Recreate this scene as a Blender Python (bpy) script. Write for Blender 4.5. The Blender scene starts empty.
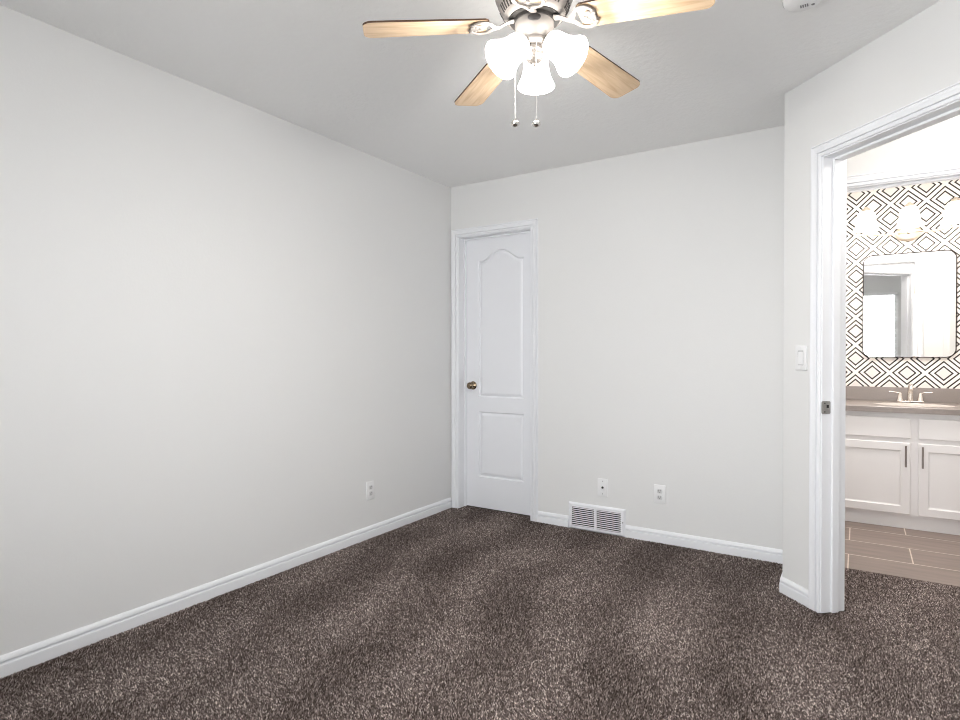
import bpy, bmesh, math, random
import numpy as np
from mathutils import Matrix, Vector
random.seed(7)
PI = math.pi
SC = bpy.context.scene
COL = SC.collection

# ------------------------------------------------------------------ camera, world, lights, exposure
FPX, YAW, PITCH, ROLL, CAMH = 591.4825, 0.570218, 0.01063572, -0.00086857, 1.17238539
cd = bpy.data.cameras.new('camera'); cam = bpy.data.objects.new('camera', cd); COL.objects.link(cam)
cd.sensor_fit = 'HORIZONTAL'; cd.sensor_width = 36.0; cd.lens = FPX / 960 * 36; cd.clip_start = 0.02; cd.clip_end = 200
_fw = Vector((-math.sin(YAW) * math.cos(PITCH), math.cos(YAW) * math.cos(PITCH), -math.sin(PITCH)))
_r = Vector((math.cos(YAW), math.sin(YAW), 0)); _u = _r.cross(_fw)
_r2 = _r * math.cos(ROLL) + _u * math.sin(ROLL); _u2 = -_r * math.sin(ROLL) + _u * math.cos(ROLL)
_M = Matrix((_r2, _u2, -_fw)).transposed().to_4x4(); _M.translation = (0, 0, CAMH)
cam.matrix_world = _M
SC.camera = cam

w = bpy.data.worlds.new('sky'); SC.world = w; w.use_nodes = True
w.node_tree.nodes['Background'].inputs[0].default_value = (0.90, 0.95, 1.0, 1)
w.node_tree.nodes['Background'].inputs[1].default_value = 3.0

WIN_X0, WIN_X1, WIN_Z0, WIN_Z1, REAR = -1.75, 0.52, 0.62, 2.16, -0.80
def area(name, loc, rot, sx, sy, power, color):
    l = bpy.data.lights.new(name, 'AREA'); l.shape = 'RECTANGLE'; l.size = sx; l.size_y = sy
    l.energy = power; l.color = color
    o = bpy.data.objects.new(name, l); COL.objects.link(o); o.location = loc; o.rotation_euler = rot
    return o
# daylight arriving at the bedroom window from outside
area('window_daylight', ((WIN_X0 + WIN_X1) / 2, REAR - 0.42, 1.55), (PI / 2 + 0.12, 0, 0), 2.5, 1.9, 80, (0.985, 0.99, 1.0))
# a lamp in the little passage between bedroom and bathroom, out of view over the doorway
pl_ = bpy.data.lights.new('passage_lamp', 'POINT'); pl_.energy = 10; pl_.shadow_soft_size = .14; pl_.color = (1.0, .95, .90)
po_ = bpy.data.objects.new('passage_lamp', pl_); COL.objects.link(po_); po_.location = (.56, 3.05, 2.28)
bl_ = bpy.data.lights.new('bathroom_lamp', 'AREA'); bl_.shape = 'DISK'; bl_.size = .34; bl_.energy = 17.5; bl_.color = (1.0, .955, .92)
bo_ = bpy.data.objects.new('bathroom_lamp', bl_); COL.objects.link(bo_); bo_.location = (.24, 4.40, 2.425)
FAN_EMIT = 18.0
FAN_BULB = 5.5
VAN_BULB = 0.9
VANITY_EMIT = 1.35
SC.view_settings.view_transform = 'Standard'
SC.view_settings.look = 'None'
SC.view_settings.gamma = 1.0
SC.view_settings.exposure = 0.37
SC.view_settings.use_curve_mapping = False
SC.cycles.filter_width = 1.0
SC.cycles.max_bounces = 14
SC.cycles.diffuse_bounces = 8
SC.cycles.transmission_bounces = 8
SC.cycles.sample_clamp_indirect = 8.0

# ------------------------------------------------------------------ materials
def new_mat(name):
    m = bpy.data.materials.new(name); m.use_nodes = True
    return m, m.node_tree, m.node_tree.nodes['Principled BSDF']
def mat(name, color, rough=0.5, metal=0.0, noise=0.0, nscale=20.0, bump=0.0, bscale=60.0, coat=0.0, spec=0.5, bdist=0.02):
    """Principled with a little procedural tone variation and bump"""
    m, t, b = new_mat(name)
    b.inputs['Roughness'].default_value = rough; b.inputs['Metallic'].default_value = metal
    b.inputs['Coat Weight'].default_value = coat; b.inputs['Specular IOR Level'].default_value = spec
    tc = t.nodes.new('ShaderNodeTexCoord')
    n = t.nodes.new('ShaderNodeTexNoise'); n.inputs['Scale'].default_value = nscale; n.inputs['Detail'].default_value = 3
    t.links.new(tc.outputs['Object'], n.inputs['Vector'])
    mx = t.nodes.new('ShaderNodeMix'); mx.data_type = 'RGBA'
    mx.inputs[6].default_value = (*[c * (1 - noise) for c in color], 1)
    mx.inputs[7].default_value = (*[min(1, c * (1 + noise)) for c in color], 1)
    t.links.new(n.outputs['Fac'], mx.inputs[0]); t.links.new(mx.outputs[2], b.inputs['Base Color'])
    if bump > 0:
        n2 = t.nodes.new('ShaderNodeTexNoise'); n2.inputs['Scale'].default_value = bscale; n2.inputs['Detail'].default_value = 4
        t.links.new(tc.outputs['Object'], n2.inputs['Vector'])
        bp = t.nodes.new('ShaderNodeBump'); bp.inputs['Strength'].default_value = bump; bp.inputs['Distance'].default_value = bdist
        t.links.new(n2.outputs['Fac'], bp.inputs['Height']); t.links.new(bp.outputs['Normal'], b.inputs['Normal'])
    return m
def emit_mat(name, color, strength):
    m, t, b = new_mat(name)
    b.inputs['Base Color'].default_value = (0.9, 0.9, 0.88, 1); b.inputs['Roughness'].default_value = 0.3
    b.inputs['Emission Color'].default_value = (*color, 1); b.inputs['Emission Strength'].default_value = strength
    return m

WALL = mat('wall_paint', (0.752, 0.752, 0.747), 0.6, noise=0.012, nscale=1.5, bump=0.10, bscale=90, bdist=0.004, spec=0.3)
CEIL = mat('ceiling_paint', (0.88, 0.88, 0.875), 0.75, noise=0.015, nscale=3, bump=0.5, bscale=42, bdist=0.006, spec=0.2)
TRIM = mat('trim_paint', (0.83, 0.84, 0.865), 0.32, noise=0.01, nscale=4)
DOOR = mat('door_paint', (0.80, 0.81, 0.84), 0.36, noise=0.01, nscale=3)
PLATE2 = mat('receptacle_plastic', (0.66, 0.66, 0.665), 0.3, noise=0.01)
GAP_SHADE = mat('rocker_shadow_grey', (0.30, 0.30, 0.31), 0.5, noise=0.02)  # shade of the gap round the rocker, put into a colour
PLATE = mat('switch_plastic', (0.82, 0.82, 0.825), 0.28, noise=0.01)
BLACK = mat('black_slot', (0.015, 0.014, 0.014), 0.6, noise=0.1)
DARKSLOT = mat('dark_duct', (0.05, 0.05, 0.055), 0.7, noise=0.1)
VENTW = mat('vent_enamel', (0.84, 0.85, 0.88), 0.3, noise=0.01)
BRASS = mat('antique_brass', (0.30, 0.235, 0.16), 0.22, metal=1.0, noise=0.15, nscale=30)
NICKEL = mat('satin_nickel', (0.62, 0.59, 0.55), 0.3, metal=1.0, noise=0.08, nscale=40)
STRIKE = mat('strike_steel', (0.46, 0.45, 0.44), 0.35, metal=0.9, noise=0.3, nscale=60)
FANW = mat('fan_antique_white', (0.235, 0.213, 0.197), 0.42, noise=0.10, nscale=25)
FANDARK = mat('fan_dark_gap', (0.03, 0.027, 0.025), 0.5, noise=0.1)
PEWTER = mat('fan_badge', (0.055, 0.05, 0.05), 0.35, metal=0.0, noise=0.1)
CRYSTAL = mat('finial_pearl', (0.10, 0.09, 0.082), 0.15, noise=0.05, coat=0.6)
EDGE = mat('blade_edge_brown', (0.085, 0.042, 0.022), 0.45, noise=0.15)
CHAINM = mat('chain_metal', (0.75, 0.73, 0.70), 0.35, metal=0.6, noise=0.05)
FOBM = mat('fob_chrome', (0.72, 0.70, 0.67), 0.08, metal=1.0, noise=0.05)
FANGLASS = emit_mat('fan_lit_glass', (1.0, 0.965, 0.91), FAN_EMIT)
VANGLASS = emit_mat('vanity_lit_glass', (1.0, 0.93, 0.83), VANITY_EMIT)
CAB = mat('cabinet_paint', (0.80, 0.785, 0.785), 0.38, noise=0.01, nscale=5)
COUNTER = mat('taupe_quartz', (0.235, 0.198, 0.178), 0.34, noise=0.08, nscale=120, spec=0.9)
CERAMIC = mat('white_porcelain', (0.56, 0.51, 0.47), 0.2, noise=0.01)
FAUCET = mat('brushed_nickel', (0.78, 0.72, 0.66), 0.25, metal=0.9, noise=0.05, nscale=50)
PULL = mat('dark_pull', (0.28, 0.245, 0.23), 0.35, metal=0.9, noise=0.1, nscale=50)
BRONZE = mat('bronze_frame', (0.032, 0.023, 0.02), 0.6, noise=0.15, nscale=40, spec=0.15)
SMOKE = mat('detector_plastic', (0.80, 0.80, 0.80), 0.4, noise=0.01)
SMOKEG = mat('detector_grille', (0.22, 0.22, 0.23), 0.6, noise=0.1)
VLM = mat('vanity_light_metal', (0.70, 0.60, 0.49), 0.28, metal=0.85, noise=0.06)
VINYL = mat('window_vinyl', (0.82, 0.82, 0.82), 0.35, noise=0.01)
BACKING = mat('carpet_backing', (0.085, 0.067, 0.062), 0.95, noise=0.35, nscale=160, bump=0.4, bscale=300)

def glass_mirror():
    m, t, b = new_mat('mirror_silver')
    b.inputs['Metallic'].default_value = 1; b.inputs['Roughness'].default_value = 0.015
    tc = t.nodes.new('ShaderNodeTexCoord'); n = t.nodes.new('ShaderNodeTexNoise'); n.inputs['Scale'].default_value = 2
    t.links.new(tc.outputs['Object'], n.inputs['Vector'])
    cr = t.nodes.new('ShaderNodeValToRGB'); cr.color_ramp.elements[0].color = (0.90, 0.90, 0.89, 1); cr.color_ramp.elements[1].color = (0.93, 0.93, 0.92, 1)
    t.links.new(n.outputs['Fac'], cr.inputs[0]); t.links.new(cr.outputs[0], b.inputs['Base Color'])
    return m
MIRROR = glass_mirror()
def pane_glass():
    m, t, b = new_mat('window_glass')
    b.inputs['Transmission Weight'].default_value = 1; b.inputs['Roughness'].default_value = 0.0; b.inputs['IOR'].default_value = 1.45
    tr = t.nodes.new('ShaderNodeBsdfTransparent'); mixs = t.nodes.new('ShaderNodeMixShader'); fr = t.nodes.new('ShaderNodeFresnel')
    fr.inputs[0].default_value = 1.3
    gl = t.nodes.new('ShaderNodeBsdfGlossy'); gl.inputs['Roughness'].default_value = 0.02
    t.links.new(fr.outputs[0], mixs.inputs[0]); t.links.new(tr.outputs[0], mixs.inputs[1]); t.links.new(gl.outputs[0], mixs.inputs[2])
    t.links.new(mixs.outputs[0], t.nodes['Material Output'].inputs[0])
    return m
PANE = pane_glass()
def slat_mat():
    m, t, b = new_mat('blind_slat')
    b.inputs['Base Color'].default_value = (0.88, 0.88, 0.87, 1); b.inputs['Roughness'].default_value = 0.4
    tl = t.nodes.new('ShaderNodeBsdfTranslucent'); tl.inputs[0].default_value = (0.9, 0.91, 0.92, 1)
    mx = t.nodes.new('ShaderNodeMixShader'); mx.inputs[0].default_value = 0.45
    t.links.new(b.outputs[0], mx.inputs[1]); t.links.new(tl.outputs[0], mx.inputs[2])
    t.links.new(mx.outputs[0], t.nodes['Material Output'].inputs[0])
    return m
SLAT = slat_mat()

class NT:
    """small helper for math-node graphs"""
    def __init__(s, t): s.t = t
    def m(s, op, a, b=None, c=None):
        n = s.t.nodes.new('ShaderNodeMath'); n.operation = op
        for i, v in enumerate((a, b, c)):
            if v is None: continue
            if isinstance(v, (int, float)): n.inputs[i].default_value = v
            else: s.t.links.new(v, n.inputs[i])
        return n.outputs[0]
def wallpaper():
    m, t, b = new_mat('diamond_wallpaper'); g = NT(t)
    tc = t.nodes.new('ShaderNodeTexCoord'); sp = t.nodes.new('ShaderNodeSeparateXYZ'); t.links.new(tc.outputs['Object'], sp.inputs[0])
    def tri(v, org, per):
        f = g.m('FRACT', g.m('ADD', g.m('DIVIDE', g.m('SUBTRACT', v, org), per), 100.5))
        return g.m('MULTIPLY', g.m('ABSOLUTE', g.m('SUBTRACT', f, 0.5)), 2.0)
    d1 = g.m('ADD', tri(sp.outputs['X'], 0.0836, 0.2151), tri(sp.outputs['Z'], 1.0275, 0.2103))
    d = g.m('MINIMUM', d1, g.m('SUBTRACT', 2.0, d1))
    l1 = g.m('LESS_THAN', g.m('ABSOLUTE', g.m('SUBTRACT', d, 0.475)), 0.060)
    l2 = g.m('LESS_THAN', g.m('ABSOLUTE', g.m('SUBTRACT', d, 0.80)), 0.060)
    ln = g.m('MAXIMUM', l1, l2)
    inn = g.m('LESS_THAN', d, 0.46)
    a = t.nodes.new('ShaderNodeMix'); a.data_type = 'RGBA'
    a.inputs[6].default_value = (0.84, 0.80, 0.755, 1); a.inputs[7].default_value = (0.765, 0.72, 0.685, 1); t.links.new(inn, a.inputs[0])
    c = t.nodes.new('ShaderNodeMix'); c.data_type = 'RGBA'
    t.links.new(a.outputs[2], c.inputs[6]); c.inputs[7].default_value = (0.018, 0.013, 0.011, 1); t.links.new(ln, c.inputs[0])
    t.links.new(c.outputs[2], b.inputs['Base Color']); b.inputs['Roughness'].default_value = 0.6
    return m
PAPER = wallpaper()
def tile_mat():
    m, t, b = new_mat('taupe_floor_tile')
    tc = t.nodes.new('ShaderNodeTexCoord'); mp = t.nodes.new('ShaderNodeMapping')
    mp.inputs['Location'].default_value = (0.047, -4.062 + 0.31 * 20, 0)
    t.links.new(tc.outputs['Object'], mp.inputs[0])
    br = t.nodes.new('ShaderNodeTexBrick'); br.offset = 0.5; br.offset_frequency = 2; br.squash = 1
    br.inputs['Scale'].default_value = 1.0; br.inputs['Brick Width'].default_value = 0.612; br.inputs['Row Height'].default_value = 0.31
    br.inputs['Mortar Size'].default_value = 0.0035; br.inputs['Mortar Smooth'].default_value = 0.1; br.inputs['Bias'].default_value = 0
    br.inputs['Color1'].default_value = (0.215, 0.165, 0.142, 1); br.inputs['Color2'].default_value = (0.24, 0.185, 0.16, 1)
    br.inputs['Mortar'].default_value = (0.62, 0.54, 0.46, 1)
    t.links.new(mp.outputs[0], br.inputs['Vector'])
    n = t.nodes.new('ShaderNodeTexNoise'); n.inputs['Scale'].default_value = 3; n.inputs['Detail'].default_value = 6
    mp2 = t.nodes.new('ShaderNodeMapping'); mp2.inputs['Scale'].default_value = (1.2, 8, 1); t.links.new(tc.outputs['Object'], mp2.inputs[0]); t.links.new(mp2.outputs[0], n.inputs['Vector'])
    mx = t.nodes.new('ShaderNodeMix'); mx.data_type = 'RGBA'; mx.blend_type = 'OVERLAY'; mx.inputs[0].default_value = 0.35
    t.links.new(br.outputs['Color'], mx.inputs[6]); t.links.new(n.outputs['Fac'], mx.inputs[7])
    t.links.new(mx.outputs[2], b.inputs['Base Color']); b.inputs['Roughness'].default_value = 0.4
    return m
TILE = tile_mat()
def wood_mat():
    m, t, b = new_mat('maple_blade')
    tc = t.nodes.new('ShaderNodeTexCoord'); mp = t.nodes.new('ShaderNodeMapping'); mp.inputs['Scale'].default_value = (3.0, 26, 10)
    t.links.new(tc.outputs['Object'], mp.inputs[0])
    n = t.nodes.new('ShaderNodeTexNoise'); n.inputs['Scale'].default_value = 2.2; n.inputs['Detail'].default_value = 5; n.inputs['Distortion'].default_value = 0.8
    t.links.new(mp.outputs[0], n.inputs['Vector'])
    cr = t.nodes.new('ShaderNodeValToRGB'); e = cr.color_ramp.elements
    e[0].position = 0.28; e[0].color = (0.42, 0.285, 0.17, 1); e[1].position = 0.72; e[1].color = (0.62, 0.47, 0.32, 1)
    t.links.new(n.outputs['Fac'], cr.inputs[0]); t.links.new(cr.outputs[0], b.inputs['Base Color']); b.inputs['Roughness'].default_value = 0.4
    return m
WOOD = wood_mat()
def yarn_mat():
    m, t, b = new_mat('carpet_yarn')
    at = t.nodes.new('ShaderNodeAttribute'); at.attribute_name = 'yarn'
    cr = t.nodes.new('ShaderNodeValToRGB'); e = cr.color_ramp.elements
    e[0].position = 0.0; e[0].color = (0.036, 0.026, 0.022, 1); e[1].position = 1.0; e[1].color = (0.75, 0.65, 0.595, 1)
    for p, c in ((0.42, (0.135, 0.106, 0.097)), (0.72, (0.29, 0.238, 0.220)), (0.9, (0.48, 0.41, 0.38))):
        k = e.new(p); k.color = (*c, 1)
    t.links.new(at.outputs['Fac'], cr.inputs[0]); t.links.new(cr.outputs[0], b.inputs['Base Color'])
    b.inputs['Roughness'].default_value = 0.9; b.inputs['Specular IOR Level'].default_value = 0.15
    return m
YARN = yarn_mat()

# ------------------------------------------------------------------ helpers
def obj(name, bm, m, parent=None, smooth=False, mats=None):
    me = bpy.data.meshes.new(name)
    bmesh.ops.recalc_face_normals(bm, faces=bm.faces)
    bm.to_mesh(me); bm.free()
    for mm in (mats or [m]): me.materials.append(mm)
    if smooth:
        me.polygons.foreach_set('use_smooth', [True] * len(me.polygons))
        me.set_sharp_from_angle(angle=math.radians(38))
    o = bpy.data.objects.new(name, me); COL.objects.link(o)
    if parent: o.parent = parent
    return o
def tag(o, label, cat, group=None):
    o['label'] = label; o['category'] = cat
    if group: o['group'] = group
    return o
def thing(name, label, cat, loc=(0, 0, 0), rotz=0, group=None):
    o = bpy.data.objects.new(name, None); o.empty_display_size = 0.05; COL.objects.link(o)
    o.location = loc; o.rotation_euler = (0, 0, rotz)
    return tag(o, label, cat, group)
def struct(o): o['kind'] = 'structure'; return o
def BM(): return bmesh.new()
def box(bm, x0, x1, y0, y1, z0, z1, bevel=0.0, M=None, seg=2):
    g = bmesh.ops.create_cube(bm, size=1.0)
    vs = g['verts']
    for v in vs:
        v.co = Vector((x0 + (v.co.x + .5) * (x1 - x0), y0 + (v.co.y + .5) * (y1 - y0), z0 + (v.co.z + .5) * (z1 - z0)))
    if bevel > 0:
        es = list({e for v in vs for e in v.link_edges})
        r = bmesh.ops.bevel(bm, geom=es, offset=bevel, segments=seg, profile=0.5, affect='EDGES')
        vs = list({v for f in r['faces'] for v in f.verts} | {v for v in vs if v.is_valid})
    if M is not None: bmesh.ops.transform(bm, matrix=M, verts=[v for v in vs if v.is_valid])
    return vs
def prism(bm, poly, z0, z1):
    b = [bm.verts.new((x, y, z0)) for x, y in poly]; t = [bm.verts.new((x, y, z1)) for x, y in poly]
    n = len(poly); bm.faces.new(b[::-1]); bm.faces.new(t)
    for i in range(n): bm.faces.new((b[i], b[(i + 1) % n], t[(i + 1) % n], t[i]))
def lathe(bm, prof, seg=48, M=None, cap=True):
    """prof: list of (r, z)"""
    rings = []
    for r, z in prof:
        rings.append([bm.verts.new((r * math.cos(2 * PI * k / seg), r * math.sin(2 * PI * k / seg), z)) for k in range(seg)])
    for a, b in zip(rings, rings[1:]):
        for k in range(seg): bm.faces.new((a[k], a[(k + 1) % seg], b[(k + 1) % seg], b[k]))
    if cap:
        for r in (rings[0], rings[-1]):
            try: bm.faces.new(r)
            except ValueError: pass
    vs = [v for r in rings for v in r]
    if M is not None: bmesh.ops.transform(bm, matrix=M, verts=vs)
    return vs
def tube(bm, pts, r, seg=8, cap=True, flat=1.0):
    """sweep a circle along a point list; r a number or list"""
    pts = [Vector(p) for p in pts]; n = len(pts)
    rr = r if isinstance(r, (list, tuple)) else [r] * n
    rings = []; up = None
    for i, p in enumerate(pts):
        d = (pts[min(i + 1, n - 1)] - pts[max(i - 1, 0)]).normalized()
        if up is None:
            up = Vector((0, 0, 1)) if abs(d.z) < 0.9 else Vector((1, 0, 0))
        s = d.cross(up).normalized(); up = s.cross(d).normalized()
        rings.append([bm.verts.new(p + s * (rr[i] * math.cos(2 * PI * k / seg)) + up * (rr[i] * flat * math.sin(2 * PI * k / seg))) for k in range(seg)])
    for a, b in zip(rings, rings[1:]):
        for k in range(seg): bm.faces.new((a[k], a[(k + 1) % seg], b[(k + 1) % seg], b[k]))
    if cap: bm.faces.new(rings[0]); bm.faces.new(rings[-1])
def sphere(bm, c, r, sx=1, sy=1, sz=1, seg=20):
    g = bmesh.ops.create_uvsphere(bm, u_segments=seg, v_segments=seg // 2, radius=r)
    for v in g['verts']: v.co = Vector((c[0] + v.co.x * sx, c[1] + v.co.y * sy, c[2] + v.co.z * sz))
def sweep(bm, paths, prof):
    """loft a closed profile; paths[i] = list of points traced by profile point i"""
    rows = [[bm.verts.new(p) for p in path] for path in paths]
    n = len(rows); L = len(rows[0])
    for i in range(n):
        a, b = rows[i], rows[(i + 1) % n]
        for k in range(L - 1): bm.faces.new((a[k], a[k + 1], b[k + 1], b[k]))
    bm.faces.new([r[0] for r in rows]); bm.faces.new([r[-1] for r in rows])
def plan_sweep(bm, path, prof):
    """profile (proud, z) swept along a plan path, proud to the RIGHT of travel, mitred"""
    P = [Vector((x, y)) for x, y in path]; nrm = []
    for a, b in zip(P, P[1:]):
        d = (b - a).normalized(); nrm.append(Vector((d.y, -d.x)))
    offs = []
    for i in range(len(P)):
        if i == 0: offs.append(nrm[0])
        elif i == len(P) - 1: offs.append(nrm[-1])
        else:
            m = (nrm[i - 1] + nrm[i]).normalized(); offs.append(m / m.dot(nrm[i]))
    sweep(bm, [[(P[i].x + offs[i].x * pr, P[i].y + offs[i].y * pr, z) for i in range(len(P))] for pr, z in prof], prof)
CASING = [(0, 0), (0, .008), (.003, .010), (.013, .0115), (.0140, .0025), (.0175, .0025), (.0185, .0135), (.034, .0150), (.041, .0175), (.046, .018), (.0475, .0065), (.0505, .0065), (.0515, .0130), (.054, .0130), (.057, .012), (.057, 0)]
BASE = [(0, -.008), (.0135, -.008), (.0135, .0400), (.0125, .0425), (.0030, .0462), (.0012, .0475), (.0012, .0528), (.0115, .0528), (.0120, .0545), (.0105, .062), (.0065, .070), (.003, .0735), (0, .0735)]
def casing(bm, w, h, side=-1, y=0.0, z0=-0.003, rev=0.005):
    """three-sided door casing in local frame (x across, z up), proud to y*side"""
    paths = []
    for t, p in CASING:
        yy = y + side * p; q = t + rev
        paths.append([(-q, yy, z0), (-q, yy, h + q), (w + q, yy, h + q), (w + q, yy, z0)])
    sweep(bm, paths, CASING)
def jambs(bm, w, h, d, jt=0.018, stop=None, z0=-0.003):
    box(bm, -jt, 0, 0, d, z0, h + jt); box(bm, w, w + jt, 0, d, z0, h + jt); box(bm, 0, w, 0, d, h, h + jt)
    if stop:
        a, b, s = stop
        box(bm, 0, s, a, b, z0, h, .0015); box(bm, w - s, w, a, b, z0, h, .0015); box(bm, s, w - s, a, b, h - s, h, .0015)

# ------------------------------------------------------------------ the room shell
UL, VB = -2.62846, 3.69201                # left wall face, far wall face
CU, CV = -0.313183, 3.247083              # outside corner where the angled wall begins
H = 2.44; T = 0.115; TA = 0.122; R2 = math.sqrt(.5)
def W(a, d): return (CU + (a + d) * R2, CV + (-a + d) * R2)
WM = Matrix.Translation((CU, CV, 0)) @ Matrix.Rotation(-PI / 4, 4, 'Z')
XR = 0.80                                  # right bedroom wall face
VW = 5.40                                  # wallpapered vanity wall face
BL, BR = -0.26, 0.87                       # bathroom side wall faces

bm = BM(); prism(bm, [(UL - T, REAR - T), (1.40, REAR - T), (1.40, 3.792), (-.5, 3.792), (-.5, 4.40), (UL - T, 4.40)], -.06, -.010)
struct(obj('floor', bm, BACKING))
bm = BM(); box(bm, -0.5, 1.40, 3.792, VW + T, -.06, 0.0)
struct(obj('floor_bathroom', bm, TILE))
bm = BM(); box(bm, UL - T, 1.40, REAR - T, VW + T, H, H + .06)
struct(obj('ceiling', bm, CEIL))
bm = BM(); box(bm, UL - T, UL, REAR - T, VB + T, -.06, H)
struct(obj('wall_left', bm, WALL))
# far wall with the closet opening
CX0, CW, CH, JT = -2.557, 0.610, 2.050, 0.018
bm = BM()
box(bm, UL, CX0 - JT, VB, VB + T, -.06, H); box(bm, CX0 + CW + JT, -0.198, VB, VB + T, -.06, H)
box(bm, CX0 - JT, CX0 + CW + JT, VB, VB + T, CH + JT, H)
struct(obj('wall_back', bm, WALL))
bm = BM(); box(bm, UL - T, -1.85, 4.32, 4.40, -.06, H); box(bm, -1.9, -1.85, VB + T, 4.32, -.06, H); box(bm, UL - T, UL, VB + T, 4.32, -.06, H)
struct(obj('wall_closet', bm, WALL))
# angled wall with the bedroom doorway, and the short return to the far wall
A0, AW, AH = 0.245, 0.762, 2.052
bm = BM()
def near_far(a): return W(a, 0), W(a, TA)
s_far = CU + CV + TA * math.sqrt(2)
b0, b1 = near_far(A0 - JT)
prism(bm, [(CU, CV), b0, b1, (-0.198, s_far + 0.198), (-0.198, VB), (CU, VB)], -.06, H)
c0, c1 = near_far(A0 + AW + JT); e0, e1 = W(2.22, 0), W(2.22, TA)
prism(bm, [c0, e0, e1, c1], -.06, H)
prism(bm, [b0, c0, c1, b1], AH + JT, H)
struct(obj('wall_angled', bm, WALL))
bm = BM(); box(bm, XR, XR + T, REAR - T, CU + CV - XR - 0.001, -.06, H)
struct(obj('wall_right', bm, WALL))
bm = BM()
box(bm, UL, WIN_X0, REAR - T, REAR, -.06, H); box(bm, WIN_X1, XR, REAR - T, REAR, -.06, H)
box(bm, WIN_X0, WIN_X1, REAR - T, REAR, -.06, WIN_Z0); box(bm, WIN_X0, WIN_X1, REAR - T, REAR, WIN_Z1, H)
struct(obj('wall_rear', bm, WALL))
# bathroom shell beyond the second opening
DX0, DW, DH = -0.125, 0.570, 2.046
bm = BM()
box(bm, -0.198, DX0 - JT, VB, VB + T, -.06, H); box(bm, DX0 + DW + JT, 1.30, VB, VB + T, -.06, H)
box(bm, DX0 - JT, DX0 + DW + JT, VB, VB + T, DH + JT, H)
struct(obj('wall_bathroom_front', bm, WALL))
bm = BM(); box(bm, BL - T, BL, VB + T, VW + T, -.06, H); struct(obj('wall_bathroom_left', bm, WALL))
bm = BM(); box(bm, BR, BR + T, VB + T, VW + T, -.06, H); box(bm, 0.655, BR, VB + T, 4.30, -.06, H); struct(obj('wall_bathroom_right', bm, WALL))
bm = BM(); box(bm, 1.25, 1.40, 1.65, VB, -.06, H); struct(obj('wall_vestibule_right', bm, WALL))
bm = BM(); box(bm, BL, BR, VW, VW + T, -.06, H); struct(obj('wall_bathroom_back', bm, PAPER))

# baseboards
bm = BM(); plan_sweep(bm, [(UL, REAR), (UL, VB - .0172)], BASE); struct(obj('baseboard_left', bm, TRIM))
VX0, VX1 = -1.652, -1.2572                 # floor-level wall register
bm = BM()
plan_sweep(bm, [(CX0 + CW + .0622, VB), (VX0 - .001, VB)], BASE)
plan_sweep(bm, [(VX1 + .001, VB), (CU, VB), (CU, CV), W(A0 - .0622, 0)], BASE)
struct(obj('baseboard_back', bm, TRIM))
bm = BM(); plan_sweep(bm, [W(A0 + AW + .0622, 0), (XR, CU + CV - XR), (XR, REAR), (UL + .0136, REAR)], BASE); struct(obj('baseboard_right', bm, TRIM))

# ------------------------------------------------------------------ closet door
t1 = BM(); jambs(t1, CW, CH, T, stop=(.070, .0855, .011)); casing(t1, CW, CH)
o = struct(obj('trim_1', t1, TRIM)); o.location = (CX0, VB, 0)
o['label'] = 'white moulded casing around the closet door'
DY = VB + .0862
def offset_poly(P, d):
    """inset a CCW polygon by d"""
    n = len(P); out = []
    for i in range(n):
        a, b, c = Vector(P[i - 1]), Vector(P[i]), Vector(P[(i + 1) % n])
        d1 = (b - a).normalized(); d2 = (c - b).normalized()
        n1 = Vector((-d1.y, d1.x)); n2 = Vector((-d2.y, d2.x)); m = (n1 + n2).normalized()
        out.append(tuple(b + m * (d / max(.35, m.dot(n1)))))
    return out
def panel_door(bm, x0, x1, z0, z1, y, th, panels):
    rect = [(x0, z0), (x1, z0), (x1, z1), (x0, z1)]
    es = []
    def loop(P, dep):
        vs = [bm.verts.new((x, y + dep, z)) for x, z in P]
        return vs
    def edges(vs): return [bm.edges.new((vs[i], vs[(i + 1) % len(vs)])) for i in range(len(vs))]
    ov = loop(rect, 0); es += edges(ov)
    for P in panels:
        l0 = loop(P, 0); es += edges(l0); prev = l0
        for ins, dep in ((.003, .0015), (.0065, .0095), (.010, .0115), (.014, .0115), (.026, .0045), (.034, .0025)):
            cur = loop(offset_poly(P, ins), dep)
            for i in range(len(P)): bm.faces.new((prev[i], prev[(i + 1) % len(P)], cur[(i + 1) % len(P)], cur[i]))
            prev = cur
        bm.faces.new(prev)
    bmesh.ops.triangle_fill(bm, use_beauty=True, use_dissolve=False, edges=es)
    bv = [bm.verts.new((x, y + th, z)) for x, z in rect]
    bm.faces.new(bv)
    for i in range(4): bm.faces.new((ov[i], ov[(i + 1) % 4], bv[(i + 1) % 4], bv[i]))
dx0, dx1 = CX0 + .003, CX0 + CW - .003
pl, pr = -2.436, -2.044; pc, hw = (pl + pr) / 2, (pr - pl) / 2
arch = []
for k in range(0, 25):
    s = 1 - 2 * k / 24                      # right to left
    arch.append((pc + hw * s, 1.876 + .072 * .5 * (1 + math.cos(PI * min(1, abs(s) / .84) ** 1.25))))
upper = [(pl, .843), (pr, .843)] + arch
lower = [(pl, .236), (pr, .236), (pr, .735), (pl, .735)]
bm = BM(); panel_door(bm, dx0, dx1, .004, CH - .003, DY, .035, [upper, lower])
door = struct(obj('door_1', bm, DOOR)); door['label'] = 'white two-panel arched closet door'
KX, KZ = -2.484, .930
bm = BM(); K = Matrix.Translation((KX, DY, KZ)) @ Matrix.Rotation(PI / 2, 4, 'X')
lathe(bm, [(.031, 0), (.032, .003), (.030, .006), (.024, .009), (.014, .011), (.0105, .015), (.0105, .027)], 32, K)
ros = obj('door_handle', bm, BRASS, door, True); ros['label'] = 'antique brass round knob'
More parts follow.
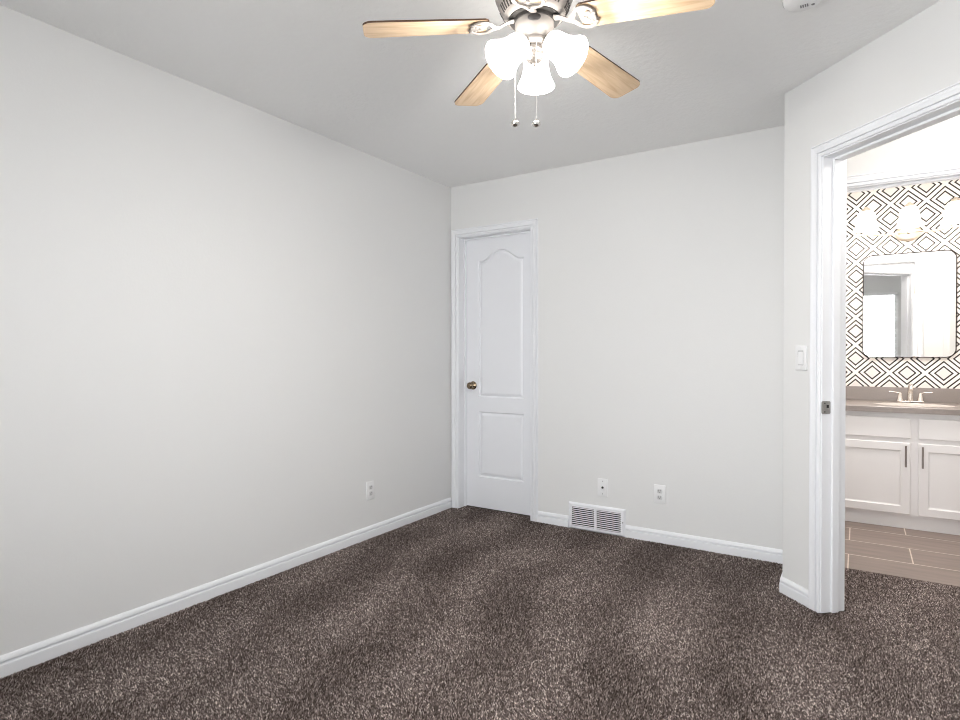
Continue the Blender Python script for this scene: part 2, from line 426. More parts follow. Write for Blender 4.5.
bm = BM(); lathe(bm, [(.0105, .026), (.016, .029), (.0235, .036), (.0265, .045), (.025, .053), (.019, .059), (.010, .0605), (.009, .0595), (.004, .0595)], 32, K)
obj('knob', bm, BRASS, ros, True)

# ------------------------------------------------------------------ bedroom doorway trim (angled wall)
bm = BM(); jambs(bm, AW, AH, TA, stop=(.049, .085, .011)); casing(bm, AW, AH); casing(bm, AW, AH, side=1, y=TA)
tr = struct(obj('trim_2', bm, TRIM)); tr.matrix_world = WM @ Matrix.Translation((A0, 0, 0))
tr['label'] = 'white casing and jamb of the open bedroom doorway'
bm = BM(); sv = box(bm, 0, .0018, -.004, .043, .899, .957)
bmesh.ops.bevel(bm, geom=[e for e in bm.edges if abs(e.verts[0].co.x - e.verts[1].co.x) > .001], offset=.008, segments=5, profile=.5, affect='EDGES')
sp = obj('strike_plate', bm, STRIKE, tr); sp['label'] = 'steel strike plate on the jamb'
bm = BM(); box(bm, .0018, .0022, .022, .034, .926, .940); box(bm, .0018, .0021, .010, .016, .906, .911); box(bm, .0018, .0021, .010, .016, .945, .950)
obj('latch_hole', bm, BLACK, sp)
# bathroom doorway trim
bm = BM(); jambs(bm, DW, DH, T, stop=(.03, .06, .011)); casing(bm, DW, DH); casing(bm, DW, DH, side=1, y=T)
tb = struct(obj('trim_3', bm, TRIM)); tb.location = (DX0, VB, 0); tb['label'] = 'white casing of the bathroom doorway'
for z in (1.735, 1.06):
    bm = BM(); box(bm, DW - .0025, DW - .0002, .072, .112, z, z + .09, .0005); tube(bm, [(DW - .006, T + .003, z), (DW - .006, T + .003, z + .09)], .0065, 10)
    obj('hinge', bm, NICKEL, tb)

# ------------------------------------------------------------------ window behind the viewpoint and its blind
bm = BM(); fw = .05
yb = REAR - T
box(bm, WIN_X0, WIN_X0 + fw, yb, yb + .06, WIN_Z0, WIN_Z1); box(bm, WIN_X1 - fw, WIN_X1, yb, yb + .06, WIN_Z0, WIN_Z1)
box(bm, WIN_X0, WIN_X1, yb, yb + .06, WIN_Z0, WIN_Z0 + fw); box(bm, WIN_X0, WIN_X1, yb, yb + .06, WIN_Z1 - fw, WIN_Z1)
wm = (WIN_X0 + WIN_X1) / 2; box(bm, wm - .025, wm + .025, yb + .01, yb + .05, WIN_Z0 + fw, WIN_Z1 - fw)
win = struct(obj('window_1', bm, VINYL))
bm = BM(); box(bm, WIN_X0 + fw, WIN_X1 - fw, yb + .028, yb + .032, WIN_Z0 + fw, WIN_Z1 - fw); obj('pane', bm, PANE, win)
bl = thing('window_blind', 'white horizontal slat blind seen in the bathroom mirror', 'blind', ((WIN_X0 + WIN_X1) / 2, REAR - .032, WIN_Z1))
hw_ = (WIN_X1 - WIN_X0) / 2 - .008; hh = WIN_Z1 - WIN_Z0
bm = BM(); box(bm, -hw_, hw_, -.024, .024, -.045, -.001, .003); obj('headrail', bm, VINYL, bl)
bm = BM(); n = int((hh - .09) / .043)
for k in range(n):
    box(bm, -hw_, hw_, -.024, .024, -.0013, .0013, M=Matrix.Translation((0, 0, -.07 - .043 * k)) @ Matrix.Rotation(-.16, 4, 'X'))
obj('slats', bm, SLAT, bl)
bm = BM(); box(bm, -hw_, hw_, -.022, .022, -hh + .012, -hh + .032, .003); obj('bottom_rail', bm, VINYL, bl)

# ------------------------------------------------------------------ ceiling fan
FU, FV = -0.8666, 1.670
fan = thing('ceiling_fan', 'five-blade ceiling fan with maple blades, antique white motor and three lit glass shades', 'ceiling fan', (FU, FV, H))
def z_(z): return z - H
bm = BM()
lathe(bm, [(.070, 0), (.074, -.006), (.074, -.020), (.095, -.034), (.118, -.046), (.1245, -.062), (.1225, -.072), (.1255, -.080), (.1255, -.118), (.122, -.126), (.1245, -.134), (.1235, -.150), (.119, -.160),
           (.1165, -.164), (.1165, -.168), (.111, -.178), (.103, -.195), (.094, -.209), (.0855, -.217), (.082, -.218), (.080, -.2135), (.062, -.2135)], 72)
obj('motor_housing', bm, FANW, fan, True)
for g in range(5):
    bm = BM()
    for k in range(8):
        M = Matrix.Rotation(2 * PI * (g + .12 + k * .095) / 5, 4, 'Z') @ Matrix.Translation((.1035, 0, -.1935)) @ Matrix.Rotation(math.radians(-60) + PI, 4, 'Y')
        box(bm, -.0125, .0125, -.0022, .0022, -.0015, .0015, M=M)
    obj('vent_slots', bm, FANDARK, fan)
bm = BM(); lathe(bm, [(.080, -.2130), (.080, -.2195), (.066, -.2195), (.066, -.230), (.058, -.230)], 48)
obj('flywheel', bm, FANDARK, fan, True)
bm = BM(); lathe(bm, [(.057, -.219), (.0605, -.221), (.0615, -.226), (.0615, -.243), (.059, -.252), (.053, -.262), (.046, -.270), (.040, -.275), (.038, -.280), (.041, -.284), (.041, -.292), (.034, -.298), (.030, -.300), (.004, -.301)], 48)
swh = obj('switch_housing', bm, FANW, fan, True)
camdir = math.atan2(-FV, -FU)
bm = BM(); MB = Matrix.Rotation(camdir, 4, 'Z') @ Matrix.Translation((.0605, 0, -.2420)) @ Matrix.Rotation(PI / 2, 4, 'Y')
lathe(bm, [(.020, 0), (.020, .0025), (.017, .004), (.003, .0045)], 28, MB)
for v in bm.verts: v.co.z = -.2420 + (v.co.z + .2420) * .52
obj('badge', bm, PEWTER, swh, True)
bm = BM(); lathe(bm, [(.020, -.299), (.027, -.303), (.029, -.310), (.028, -.318), (.024, -.323), (.026, -.330), (.0265, -.338), (.022, -.347), (.014, -.353), (.008, -.356), (.006, -.362), (.002, -.364)], 32)
obj('finial', bm, CRYSTAL, fan, True)
# blades and irons: pitch and slight droop as seen in the photo
R_, PH, PT, DR, WR, WT = .533, 3.835, .159, -.10, .0475, .0622
ZB = 2.2099 - H
def blade_frame(k):
    a = PH + k * 2 * PI / 5
    d = Vector((math.cos(a) * math.cos(DR), math.sin(a) * math.cos(DR), math.sin(DR))); n = Vector((-math.sin(a), math.cos(a), 0)); m = d.cross(n)
    y = n * math.cos(PT) - m * math.sin(PT); zz = d.cross(y)
    M = Matrix((d, y, zz)).transposed().to_4x4(); M.translation = (0, 0, ZB); return M
def blade_outline():
    P = []
    x0, x1, rc = .150, R_, .030
    def half(x): return WR + (WT - WR) * x / R_
    y1 = half(x1); P += [(x0 + .012, -half(x0)), ]
    for k in range(9):
        a = -PI / 2 + k * PI / 16; P.append((x1 - rc + rc * math.cos(a), -(y1 - rc) + rc * math.sin(a)))
    for k in range(9):
        a = k * PI / 16; P.append((x1 - rc + rc * math.cos(a), (y1 - rc) + rc * math.sin(a)))
    P += [(x0 + .012, half(x0)), (x0, half(x0) - .012), (x0, -half(x0) + .012)]
    return P
def scroll(c, r0, r1, a0, a1, z, n=22):
    return [(c[0] + (r0 + (r1 - r0) * k / n) * math.cos(a0 + (a1 - a0) * k / n), c[1] + (r0 + (r1 - r0) * k / n) * math.sin(a0 + (a1 - a0) * k / n), z) for k in range(n + 1)]
bmb = BM(); P = blade_outline(); tb_ = .0055
lo = [bmb.verts.new((x, y, -tb_ / 2)) for x, y in P]; hi = [bmb.verts.new((x, y, tb_ / 2)) for x, y in P]
bmb.faces.new(lo); bmb.faces.new(hi)
for i in range(len(P)):
    f = bmb.faces.new((lo[i], lo[(i + 1) % len(P)], hi[(i + 1) % len(P)], hi[i])); f.material_index = 1
blade0 = obj('blade', bmb, WOOD, fan, mats=[WOOD, EDGE])
bmi = BM(); zi = -.0075
tube(bmi, [(.066, 0, .010), (.080, 0, .008), (.096, 0, .002), (.112, 0, zi + .001), (.130, 0, zi)], [.013, .011, .010, .010, .011], 10, flat=.45)
for s in (1, -1):
    pts = [(.120, 0, zi), (.132, s * .012, zi)] + [(x, s * y, zi) for x, y, _ in scroll((.172, .014), .034, .025, math.radians(170), math.radians(-25), 0, 20)] + \
          [(x, s * y, zi) for x, y, _ in scroll((.186, .010), .0165, .007, math.radians(-45), math.radians(-280), 0, 14)]
    tube(bmi, pts, [.0085] * 3 + [.0065] * (len(pts) - 9) + [.006] * 6, 8, flat=.55)
    sphere(bmi, (pts[-1][0], pts[-1][1], zi), .007, sz=.6, seg=12)
for x, y in ((.172, .0), (.20, .018), (.20, -.018)): lathe(bmi, [(.006, -.006), (.007, -.003), (.007, .004)], 12, Matrix.Translation((x, y, zi)))
iron0 = obj('blade_iron', bmi, FANW, fan, True)
for k in range(5):
    b = blade0 if k == 0 else blade0.copy(); i_ = iron0 if k == 0 else iron0.copy()
    for o in (b, i_):
        if k: COL.objects.link(o); o.parent = fan
        o.matrix_local = blade_frame(k)
# light kit
faz = math.atan2(FV, FU)                    # away from the viewpoint
SHP = [(.017, .004), (.024, .000), (.033, -.004), (.0385, -.014), (.0400, -.028), (.0415, -.045), (.0450, -.062), (.0505, -.078), (.0570, -.092), (.0610, -.100), (.0620, -.104)]
SHIN = [(r - .003, z) for r, z in SHP[::-1]]
def shade_frame(k):
    a = faz + k * 2 * PI / 3
    tilt = math.radians(48)
    d = Vector((math.cos(a), math.sin(a), 0))
    return Matrix.Translation(d * .050 + Vector((math.cos(faz - PI / 2) * .006, math.sin(faz - PI / 2) * .006, -.300))) @ Matrix.Rotation(a, 4, 'Z') @ Matrix.Rotation(-tilt, 4, 'Y')
arm0 = cup0 = sh0 = None
for k in range(3):
    M = shade_frame(k)
    if k == 0:
        bm = BM(); tube(bm, [(-.034, 0, .026), (-.026, 0, .027), (-.014, 0, .024), (-.004, 0, .014), (0, 0, .004)], .009, 10); lathe(bm, [(.010, .012), (.021, .008), (.025, .000), (.0255, -.008), (.022, -.008)], 24)
        arm0 = obj('light_arm', bm, FANW, fan, True)
        bm = BM(); lathe(bm, SHP + SHIN, 40, cap=False); sh0 = obj('lamp_shade', bm, FANGLASS, fan, True)
    for src in (arm0, sh0):
        o = src if k == 0 else src.copy()
        if k: COL.objects.link(o); o.parent = fan
        o.matrix_local = M
for k in range(3):
    l = bpy.data.lights.new('fan_bulb', 'AREA'); l.shape = 'DISK'; l.size = .10; l.energy = FAN_BULB; l.color = (1.0, .975, .94)
    o = bpy.data.objects.new('fan_bulb', l); COL.objects.link(o); o.parent = fan
    o.matrix_local = shade_frame(k) @ Matrix.Translation((0, 0, -.100))
# pull chains
rx, ry = math.sin(-camdir), 0
right = Vector((math.cos(camdir + PI / 2), math.sin(camdir + PI / 2), 0)); near = Vector((math.cos(camdir), math.sin(camdir), 0))
for off, zt, dz in ((right * -.060 + near * .012, -.262, -.008), (near * .036 + right * .006, -.290, -.020)):
    bm = BM(); tube(bm, [off * .92 + Vector((0, 0, zt + .007)), off + Vector((0, 0, zt - .004)), off + Vector((0, 0, -.528 + dz))], .0009, 6)
    ch = obj('pull_chain', bm, CHAINM, fan)
    bm = BM(); sphere(bm, (off.x, off.y, -.537 + dz), .0140, sz=.74, seg=20); lathe(bm, [(.003, 0), (.004, -.008)], 10, Matrix.Translation((off.x, off.y, -.522 + dz)))
    obj('fob', bm, FOBM, ch, True)

# ------------------------------------------------------------------ smoke detector
sm = thing('smoke_detector', 'round white smoke detector on the ceiling above the doorway', 'smoke detector', (-.1728, 2.374, H))
bm = BM(); lathe(bm, [(.068, 0), (.068, -.010), (.062, -.013), (.0625, -.016), (.062, -.028), (.056, -.037), (.044, -.042), (.020, -.043), (.002, -.043)], 48); obj('body', bm, SMOKE, sm, True)
bm = BM()
for k in range(4): box(bm, -.013 + k * .007, -.009 + k * .007, -.007, .011, -.0442, -.042)
obj('grille', bm, SMOKEG, sm).location = (.004, .006, 0)
bm = BM(); lathe(bm, [(.005, -.036), (.0055, -.0435), (.001, -.045)], 14, Matrix.Translation((.030, .015, 0))); obj('indicator', bm, SMOKEG, sm, True)
bm = BM()
for k in range(9):
    a = PI * .62 + k * .16; box(bm, .061, .0635, -.0035, .0035, -.027, -.018, M=Matrix.Rotation(a, 4, 'Z'))
obj('side_vent', bm, SMOKEG, sm)

# ------------------------------------------------------------------ plates (local: x across, y into the wall, z up)
def plate_bm(): b = BM(); box(b, -.035, .035, -.0068, 0, -.0575, .0575, .0020, seg=3); return b
def screw(parent, z):
    b = BM(); lathe(b, [(.0032, 0), (.0032, .0010), (.002, .0014)], 12, Matrix.Translation((0, -.0067, z)) @ Matrix.Rotation(PI / 2, 4, 'X')); return obj('screw', b, SMOKE, parent, True)
def duplex(label, loc, rotz):
    t = thing('wall_outlet', label, 'outlet', loc, rotz, 'duplex wall outlets')
    obj('cover_plate', plate_bm(), PLATE, t, True); screw(t, 0)
    for s in (1, -1):
        b = BM(); lathe(b, [(.0172, .0), (.0172, .0022), (.016, .0028), (.002, .0028)], 28, Matrix.Translation((0, -.0064, s * .0195)) @ Matrix.Rotation(PI / 2, 4, 'X'))
        for v in b.verts: v.co.z = s * .0195 + max(-.0135, min(.0135, v.co.z - s * .0195))
        r = obj('receptacle', b, PLATE2, t, True)
        b = BM(); z = s * .0195
        box(b, -.0078, -.0054, -.0098, -.0090, z - .001, z + .0078); box(b, .0054, .0078, -.0098, -.0090, z + .0005, z + .0078); lathe(b, [(.0026, 0), (.0026, .0008)], 12, Matrix.Translation((0, -.0090, z - .0066)) @ Matrix.Rotation(PI / 2, 4, 'X'))
        obj('slots', b, BLACK, r)
duplex('white duplex outlet on the far wall right of the floor register', (-1.0391, VB, .2985), 0)
duplex('white duplex outlet on the long left wall', (UL, 2.7935, .3005), PI / 2)
cx = thing('cable_plate', 'white cable jack plate on the far wall just above the register', 'wall plate', (-1.4106, VB, .2955))
obj('cover_plate', plate_bm(), PLATE, cx, True)
for s in (1, -1):
    o = screw(cx, s * .0415); o.data.materials[0] = SMOKEG
b = BM(); lathe(b, [(.0075, 0), (.0075, .0015), (.005, .0022), (.005, .009), (.0015, .0092)], 18, Matrix.Translation((0, -.0067, 0)) @ Matrix.Rotation(PI / 2, 4, 'X')); obj('cable_jack', b, BLACK, cx, True)
sw = thing('light_switch', 'white rocker light switch on the narrow wall beside the doorway', 'light switch', (*W(.1205, 0), 1.1515), -PI / 4)
obj('cover_plate', plate_bm(), PLATE, sw, True)
b = BM(); box(b, -.0172, .0172, -.0071, -.004, -.0340, .0340, .0001); obj('rocker_shadow_gap', b, GAP_SHADE, sw)  # grey slab painted as the shadow line around the rocker
b = BM(); vs = box(b, -.0155, .0155, -.0105, -.005, -.0318, .0318, .001)
for v in b.verts:
    if v.co.y < -.0075: v.co.y += .0035 * (v.co.z + .032) / .064
obj('rocker', b, PLATE, sw)
for s in (1, -1): screw(sw, s * .0485)

# ------------------------------------------------------------------ floor-level register
VWd, VH = VX1 - VX0, .172
rg = thing('wall_vent', 'white louvred air register at floor level on the far wall', 'vent', (VX0, VB, 0))
sl0, sl1, slm0, slm1, zt_, zb_ = .0235, VWd - .0285, .1865, .2015, VH - .027, .016
bm = BM(); pf = -.012
def vframe(bm, outer, inner, y0, y1):
    (a, b, c, d), (e, f, g, h) = outer, inner
    box(bm, a, e, y0, y1, c, d); box(bm, f, b, y0, y1, c, d); box(bm, e, f, y0, y1, c, g); box(bm, e, f, y0, y1, h, d)
oV = [(0, -.006), (VWd, -.006), (VWd, VH), (0, VH)]
iV = [(.010, .004), (VWd - .010, .004), (VWd - .010, VH - .010), (.010, VH - .010)]
sV = [(sl0, zb_), (sl1, zb_), (sl1, zt_), (sl0, zt_)]
L = [[bm.verts.new((x, y, z)) for x, z in Q] for Q, y in ((oV, 0), (oV, -.003), (iV, -.0135), (sV, -.0135), (sV, -.002))]
for A, B in zip(L, L[1:]):
    for i in range(4): bm.faces.new((A[i], A[(i + 1) % 4], B[(i + 1) % 4], B[i]))
box(bm, slm0, slm1, -.0135, -.002, zb_, zt_)
obj('frame', bm, VENTW, rg)
bm = BM(); box(bm, sl0, sl1, -.0022, -.0012, zb_, zt_); obj('damper', bm, BLACK, rg)
bm = BM(); NL = 10
for a, b in ((sl0, slm0), (slm1, sl1)):
    for k in range(NL):
        z = zb_ + (k + .5) * (zt_ - zb_) / NL
        box(bm, a, b, -.0045, .0045, -.0026, .0026, M=Matrix.Translation((0, -.0088, z)) @ Matrix.Rotation(math.radians(-14), 4, 'X'))
obj('louvres', bm, VENTW, rg)
bm = BM(); box(bm, VWd - .0190, VWd - .0130, -.020, -.0133, .084, .090, .001); obj('lever', bm, DARKSLOT, rg)

# ------------------------------------------------------------------ bathroom: vanity
VF = 4.848                                   # face-frame plane
vc = thing('vanity_cabinet', 'white bathroom vanity cabinet with recessed-panel doors under the taupe counter', 'cabinet', ((BL + BR) / 2, VF, 0))
cxm = (BL + BR) / 2; CB, CT = .086, .776
def L_(x): return x - cxm
bm = BM(); box(bm, BL - cxm + .002, BR - cxm - .002, 0, VW - VF - .003, CB, CT - .001); obj('carcass', bm, CAB, vc)
bm = BM(); box(bm, BL - cxm + .004, BR - cxm - .004, .014, .034, 0, CB); obj('toe_kick', bm, CAB, vc)
def slab_front(x0, x1, z0, z1):
    b = BM(); box(b, L_(x0), L_(x1), -.018, -.0005, z0, z1, .005, seg=2); return b
def shaker(x0, x1, z0, z1):
    b = BM(); R = [(L_(x0), z0), (L_(x1), z0), (L_(x1), z1), (L_(x0), z1)]
    def ring(d, y):
        return [b.verts.new((x, y, z)) for x, z in offset_poly(R, d)]
    rows = [ring(0, -.0005), ring(0, -.014), ring(.004, -.018), ring(.052, -.018), ring(.056, -.013), ring(.060, -.0105), ring(.064, -.0095)]
    for A, B in zip(rows, rows[1:]):
        for i in range(4): b.faces.new((A[i], A[(i + 1) % 4], B[(i + 1) % 4], B[i]))
    b.faces.new(rows[-1]); b.faces.new(rows[0]); return b
obj('false_front', slab_front(-.205, .290, .606, .742), CAB, vc)
obj('false_front', slab_front(.331, .822, .606, .742), CAB, vc)
for x0, x1, hx in ((-.205, .290, .262), (.331, .812, .352)):
    d = obj('door', shaker(x0, x1, .100, .578), CAB, vc)
    b = BM(); xx = L_(hx)
    tube(b, [(xx, -.045, .420), (xx, -.045, .560)], .0055, 10)
    for z in (.445, .535): tube(b, [(xx, -.0175, z), (xx, -.045, z)], .0042, 8)
    hnd = obj('handle', b, PULL, d, True); hnd['label'] = 'dark metal bar pull'
# counter
CTZ, CFY = .8155, 4.800
SXC, SYC, SA, SB = .318, 5.085, .235, .165
ct = thing('countertop', 'taupe stone vanity countertop with low backsplash', 'countertop', (cxm, CFY, .777))
bm = BM(); x0, x1, y0, y1 = L_(BL) + .001, L_(BR) - .001, 0, VW - CFY - .001
zt = CTZ - .777
out = [(x0, y0 + .003), (x0, y1), (x1, y1), (x1, y0 + .003)]
ell = [(L_(SXC) + SA * math.cos(2 * PI * k / 48), SYC - CFY + SB * math.sin(2 * PI * k / 48)) for k in range(48)]
ov = [bm.verts.new((x, y, zt)) for x, y in out]; ev = [bm.verts.new((x, y, zt)) for x, y in ell]
es = [bm.edges.new((ov[i], ov[(i + 1) % 4])) for i in range(4)] + [bm.edges.new((ev[i], ev[(i + 1) % 48])) for i in range(48)]
bmesh.ops.triangle_fill(bm, use_beauty=True, edges=es)
fr = [(x0, y0, zt - .003), (x1, y0, zt - .003)]; fb = [(x0, y0, 0), (x1, y0, 0)]
f1 = [bm.verts.new(p) for p in fr]; f2 = [bm.verts.new(p) for p in fb]; bk = [bm.verts.new((x0, y1, 0)), bm.verts.new((x1, y1, 0))]
bm.faces.new((ov[0], ov[3], f1[1], f1[0])); bm.faces.new((f1[0], f1[1], f2[1], f2[0])); bm.faces.new((ov[1], ov[2], bk[1], bk[0]))
bm.faces.new((ov[0], f1[0], f2[0], bk[0], ov[1])); bm.faces.new((ov[3], f1[1], f2[1], bk[1], ov[2]))
ev2 = [bm.verts.new((v.co.x, v.co.y, 0)) for v in ev]
for i in range(48): bm.faces.new((ev[i], ev[(i + 1) % 48], ev2[(i + 1) % 48], ev2[i]))
lowv = [f2[0], f2[1], bk[1], bk[0]]
def ed(a, b): return bm.edges.get((a, b)) or bm.edges.new((a, b))
bmesh.ops.triangle_fill(bm, use_beauty=True, edges=[ed(lowv[i], lowv[(i + 1) % 4]) for i in range(4)] + [ed(ev2[i], ev2[(i + 1) % 48]) for i in range(48)])
obj('worktop', bm, COUNTER, ct)
bm = BM(); box(bm, x0, x1, y1 - .018, y1, zt, .9195 - .777, .0015); obj('backsplash', bm, COUNTER, ct)
# sink
sk = thing('sink', 'white oval basin set into the vanity countertop', 'sink', (SXC, SYC, CTZ))
bm = BM()
prof = [(.992, -.0015), (.985, -.0025), (.975, -.008), (.95, -.022), (.90, -.034)]
rings = [[bm.verts.new((SA * r * math.cos(2 * PI * k / 48), SB * r * math.sin(2 * PI * k / 48), z)) for k in range(48)] for r, z in prof]
for A, B in zip(rings, rings[1:]):
    for k in range(48): bm.faces.new((A[k], A[(k + 1) % 48], B[(k + 1) % 48], B[k]))
bm.faces.new(rings[-1]); obj('basin', bm, CERAMIC, sk, True)
bm = BM(); lathe(bm, [(.022, -.0338), (.022, -.031), (.018, -.0305), (.002, -.031)], 20); obj('drain', bm, FAUCET, sk, True)
# faucet
fc = thing('faucet', 'brushed nickel two-handle faucet behind the basin', 'faucet', (.3135, 5.315, CTZ + .0012))
bm = BM(); box(bm, -.080, .080, -.024, .024, 0, .010, .005, seg=3); obj('base', bm, FAUCET, fc, True)
bm = BM(); tube(bm, [(0, 0, .008), (0, -.002, .060), (0, -.006, .105), (0, -.020, .122), (0, -.055, .124), (0, -.098, .108), (0, -.108, .094)], [.019, .0165, .015, .0145, .0125, .0115, .011], 16)
obj('spout', bm, FAUCET, fc, True)
for s in (-1, 1):
    bm = BM(); lathe(bm, [(.021, .008), (.020, .018), (.015, .035), (.011, .055), (.010, .066), (.004, .069)], 20, Matrix.Translation((s * .060, 0, 0)))
    tube(bm, [(s * .058, 0, .062), (s * .075, -.001, .068), (s * .100, -.003, .072), (s * .128, -.005, .074)], [.008, .0065, .0055, .006], 10, flat=.7)
    obj('handle', bm, FAUCET, fc, True)
# mirror
MX0, MX1, MZ0, MZ1 = .0205, .5835, 1.1415, 1.9150
mr = thing('wall_mirror', 'rounded rectangular mirror with thin dark frame above the basin', 'mirror', ((MX0 + MX1) / 2, VW, (MZ0 + MZ1) / 2))
def rrect(hw, hh, r, n=10):
    P = []
    for cx_, cz_, a0 in ((hw - r, -hh + r, -PI / 2), (hw - r, hh - r, 0), (-hw + r, hh - r, PI / 2), (-hw + r, -hh + r, PI)):
        for k in range(n + 1):
            a = a0 + k * PI / 2 / n; P.append((cx_ + r * math.cos(a), cz_ + r * math.sin(a)))
    return P
hwm, hhm = (MX1 - MX0) / 2, (MZ1 - MZ0) / 2
bm = BM()
loops = [(rrect(hwm, hhm, .062), 0), (rrect(hwm, hhm, .062), -.022), (rrect(hwm - .005, hhm - .005, .057), -.022), (rrect(hwm - .005, hhm - .005, .057), -.012)]
LV = [[bm.verts.new((x, y, z)) for x, z in Pp] for Pp, y in loops]; n = len(LV[0])
for A, B in zip(LV, LV[1:]):
    for i in range(n): bm.faces.new((A[i], A[(i + 1) % n], B[(i + 1) % n], B[i]))
obj('frame', bm, BRONZE, mr)
bm = BM(); P = rrect(hwm - .0045, hhm - .0045, .057)
a = [bm.verts.new((x, -.013, z)) for x, z in P]; b_ = [bm.verts.new((x, -.002, z)) for x, z in P]; bm.faces.new(a); bm.faces.new(b_)
for i in range(len(P)): bm.faces.new((a[i], a[(i + 1) % len(P)], b_[(i + 1) % len(P)], b_[i]))
obj('mirror_glass', bm, MIRROR, mr)
# vanity light
LX, LZ = .300, 2.060
vl = thing('vanity_light', 'three-light bath fixture glowing above the mirror', 'wall light', (LX, VW, LZ))
bm = BM(); MP = Matrix.Rotation(PI / 2, 4, 'X'); lathe(bm, [(.060, 0), (.060, .010), (.054, .018), (.040, .022), (.004, .024)], 36, MP)
for v in bm.verts: v.co.x *= 1.35
obj('backplate', bm, VLM, vl, True)
bm = BM(); pts = []
for k in range(61):
    x = -.30 + .60 * k / 60; pts.append((x, -.055, .010 * math.cos(2 * PI * x / .262)))
tube(bm, pts, .007, 10); tube(bm, [(0, -.02, 0), (0, -.056, .008)], .011, 10); sphere(bm, (-.30, -.055, pts[0][2]), .010); sphere(bm, (.30, -.055, pts[-1][2]), .010)
obj('bar', bm, VLM, vl, True)
VS = [(.026, .0), (.042, -.004), (.054, -.020), (.060, -.045), (.063, -.075), (.068, -.105), (.078, -.128), (.088, -.142)]
parts = None
for k, x in enumerate((-.262, 0, .262)):
    if k == 0:
        bm = BM(); tube(bm, [(0, -.055, .004), (0, -.030, .060), (0, -.032, .130), (0, -.052, .185), (0, -.085, .205), (0, -.110, .196), (0, -.115, .180)], .006, 10); a_ = obj('arm', bm, VLM, vl, True)
        bm = BM(); lathe(bm, [(.008, .204), (.012, .198), (.026, .188), (.029, .172), (.026, .170)], 24, Matrix.Translation((0, -.115, 0))); c_ = obj('socket_cup', bm, VLM, vl, True)
        bm = BM(); lathe(bm, VS + [(r - .003, z) for r, z in VS[::-1]], 36, Matrix.Translation((0, -.115, .172)), cap=False); s_ = obj('lamp_shade', bm, VANGLASS, vl, True)
        parts = (a_, c_, s_)
    for src in parts:
        o = src if k == 0 else src.copy()
        if k: COL.objects.link(o); o.parent = vl
        o.location = (x, 0, 0)
    l = bpy.data.lights.new('vanity_bulb', 'AREA'); l.shape = 'DISK'; l.size = .12; l.energy = VAN_BULB; l.color = (1.0, .93, .84)
    o = bpy.data.objects.new('vanity_bulb', l); COL.objects.link(o); o.parent = vl; o.location = (x, -.115, .035)

# ------------------------------------------------------------------ carpet pile (uncountable): cut-pile tufts as one mesh
rng = np.random.default_rng(11)
SPC = .0046
gx, gy = np.meshgrid(np.arange(UL, 1.15, SPC), np.arange(0.45, 3.80, SPC))
x = gx.ravel() + rng.uniform(-.5, .5, gx.size) * SPC * 1.1; y = gy.ravel() + rng.uniform(-.5, .5, gx.size) * SPC * 1.1
sm_ = x + y; a_loc = ((x - CU) - (y - CV)) * R2; d_loc = ((x - CU) + (y - CV)) * R2
bed = (x > UL + .015) & (y < VB - .014) & ((d_loc < -.014) | (x < CU - .014)) & (x < XR - .015)
closet = (x > CX0 + .013) & (x < CX0 + CW - .013) & (y >= VB - .014) & (y < DY - .003)
doorway = (a_loc > A0 + .013) & (a_loc < A0 + AW - .013) & (d_loc >= -.014) & (d_loc < TA + .02)
vest = (d_loc > TA + .014) & (x > -.198 + .014) & (y < VB - .002) & (x < 1.2)
bath = (y >= VB - .002) & (y < 3.790) & (x > DX0 + .012) & (x < DX0 + DW - .012)
reg = (x > VX0 - .004) & (x < VX1 + .004) & (y > VB - .016)
keep = (bed | closet | doorway | vest | bath) & ~reg
zc = x * _fw.x + y * _fw.y + (-CAMH) * _fw.z
px = 480 + FPX * (x * _r2.x + y * _r2.y - CAMH * _r2.z) / np.maximum(zc, .05)
py = 360 - FPX * (x * _u2.x + y * _u2.y - CAMH * _u2.z) / np.maximum(zc, .05)
keep &= (zc > .5) & (px > -190) & (px < 1150) & (py < 830)
x, y = x[keep], y[keep]; N = len(x)
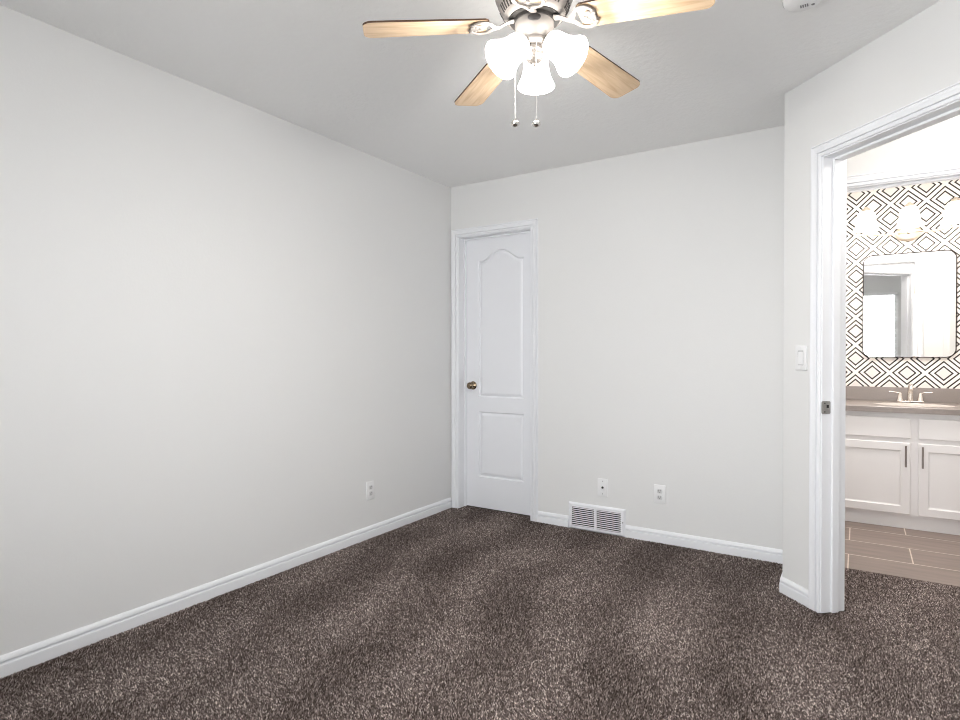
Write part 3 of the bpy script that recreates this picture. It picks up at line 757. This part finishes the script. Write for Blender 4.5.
# nap direction laid over by the vacuum: broad bands of lean
ang = 0.10
s_ = x * math.cos(ang) + y * math.sin(ang); q_ = -x * math.sin(ang) + y * math.cos(ang)
wob = .10 * np.sin(2.3 * q_ + 1.0) + .05 * np.sin(6.1 * q_ + s_ * 2)
band = np.tanh(2.0 * np.sin(2 * PI * (s_ + wob) / .47) + .9 * np.sin(3.1 * q_ + 1.7 * s_))
blot = np.sin(5.1 * x + 1.7 * y + 1) * np.sin(2.2 * x - 4.3 * y + 2) + .6 * np.sin(9.7 * x - 3.1 * y) * np.sin(4.0 * x + 8.1 * y + .5)
lean = .0022 * band + .0013 * blot
hx = -math.sin(ang) * lean + rng.normal(0, .0022, N); hy = -math.cos(ang) * lean + rng.normal(0, .0022, N)
hh_ = rng.uniform(.0060, .0095, N) ; rad = rng.uniform(.0030, .0043, N); th = rng.uniform(0, PI / 2, N)
V = np.empty((N, 5, 3), np.float32)
for k in range(4):
    V[:, k, 0] = x + rad * np.cos(th + k * PI / 2); V[:, k, 1] = y + rad * np.sin(th + k * PI / 2); V[:, k, 2] = -.0070
V[:, 4, 0] = x + hx; V[:, 4, 1] = y + hy; V[:, 4, 2] = -.0068 + hh_
base = (np.arange(N) * 5)[:, None]
tri = np.array([[0, 1, 4], [1, 2, 4], [2, 3, 4], [3, 0, 4]]).reshape(-1)
loops_ = (base + tri[None, :]).reshape(-1).astype(np.int32)
me = bpy.data.meshes.new('carpet_pile')
me.vertices.add(N * 5); me.vertices.foreach_set('co', V.reshape(-1))
me.loops.add(N * 12); me.loops.foreach_set('vertex_index', loops_)
me.polygons.add(N * 4); me.polygons.foreach_set('loop_start', np.arange(0, N * 12, 3, dtype=np.int32)); me.polygons.foreach_set('loop_total', np.full(N * 4, 3, np.int32))
me.update(); me.validate()
yv = np.clip(rng.beta(1.0, 1.45, N) + .05 * band + .05 * blot, 0, 1)  # random flecks; shading of the leaning nap is put into the colour too
at = me.attributes.new('yarn', 'FLOAT', 'POINT'); at.data.foreach_set('value', np.repeat(yv, 5).astype(np.float32))
me.materials.append(YARN)
cp = bpy.data.objects.new('carpet_pile', me); COL.objects.link(cp)
cp['kind'] = 'stuff'; cp['label'] = 'dark brown flecked cut-pile carpet covering the bedroom floor'; cp['category'] = 'carpet'
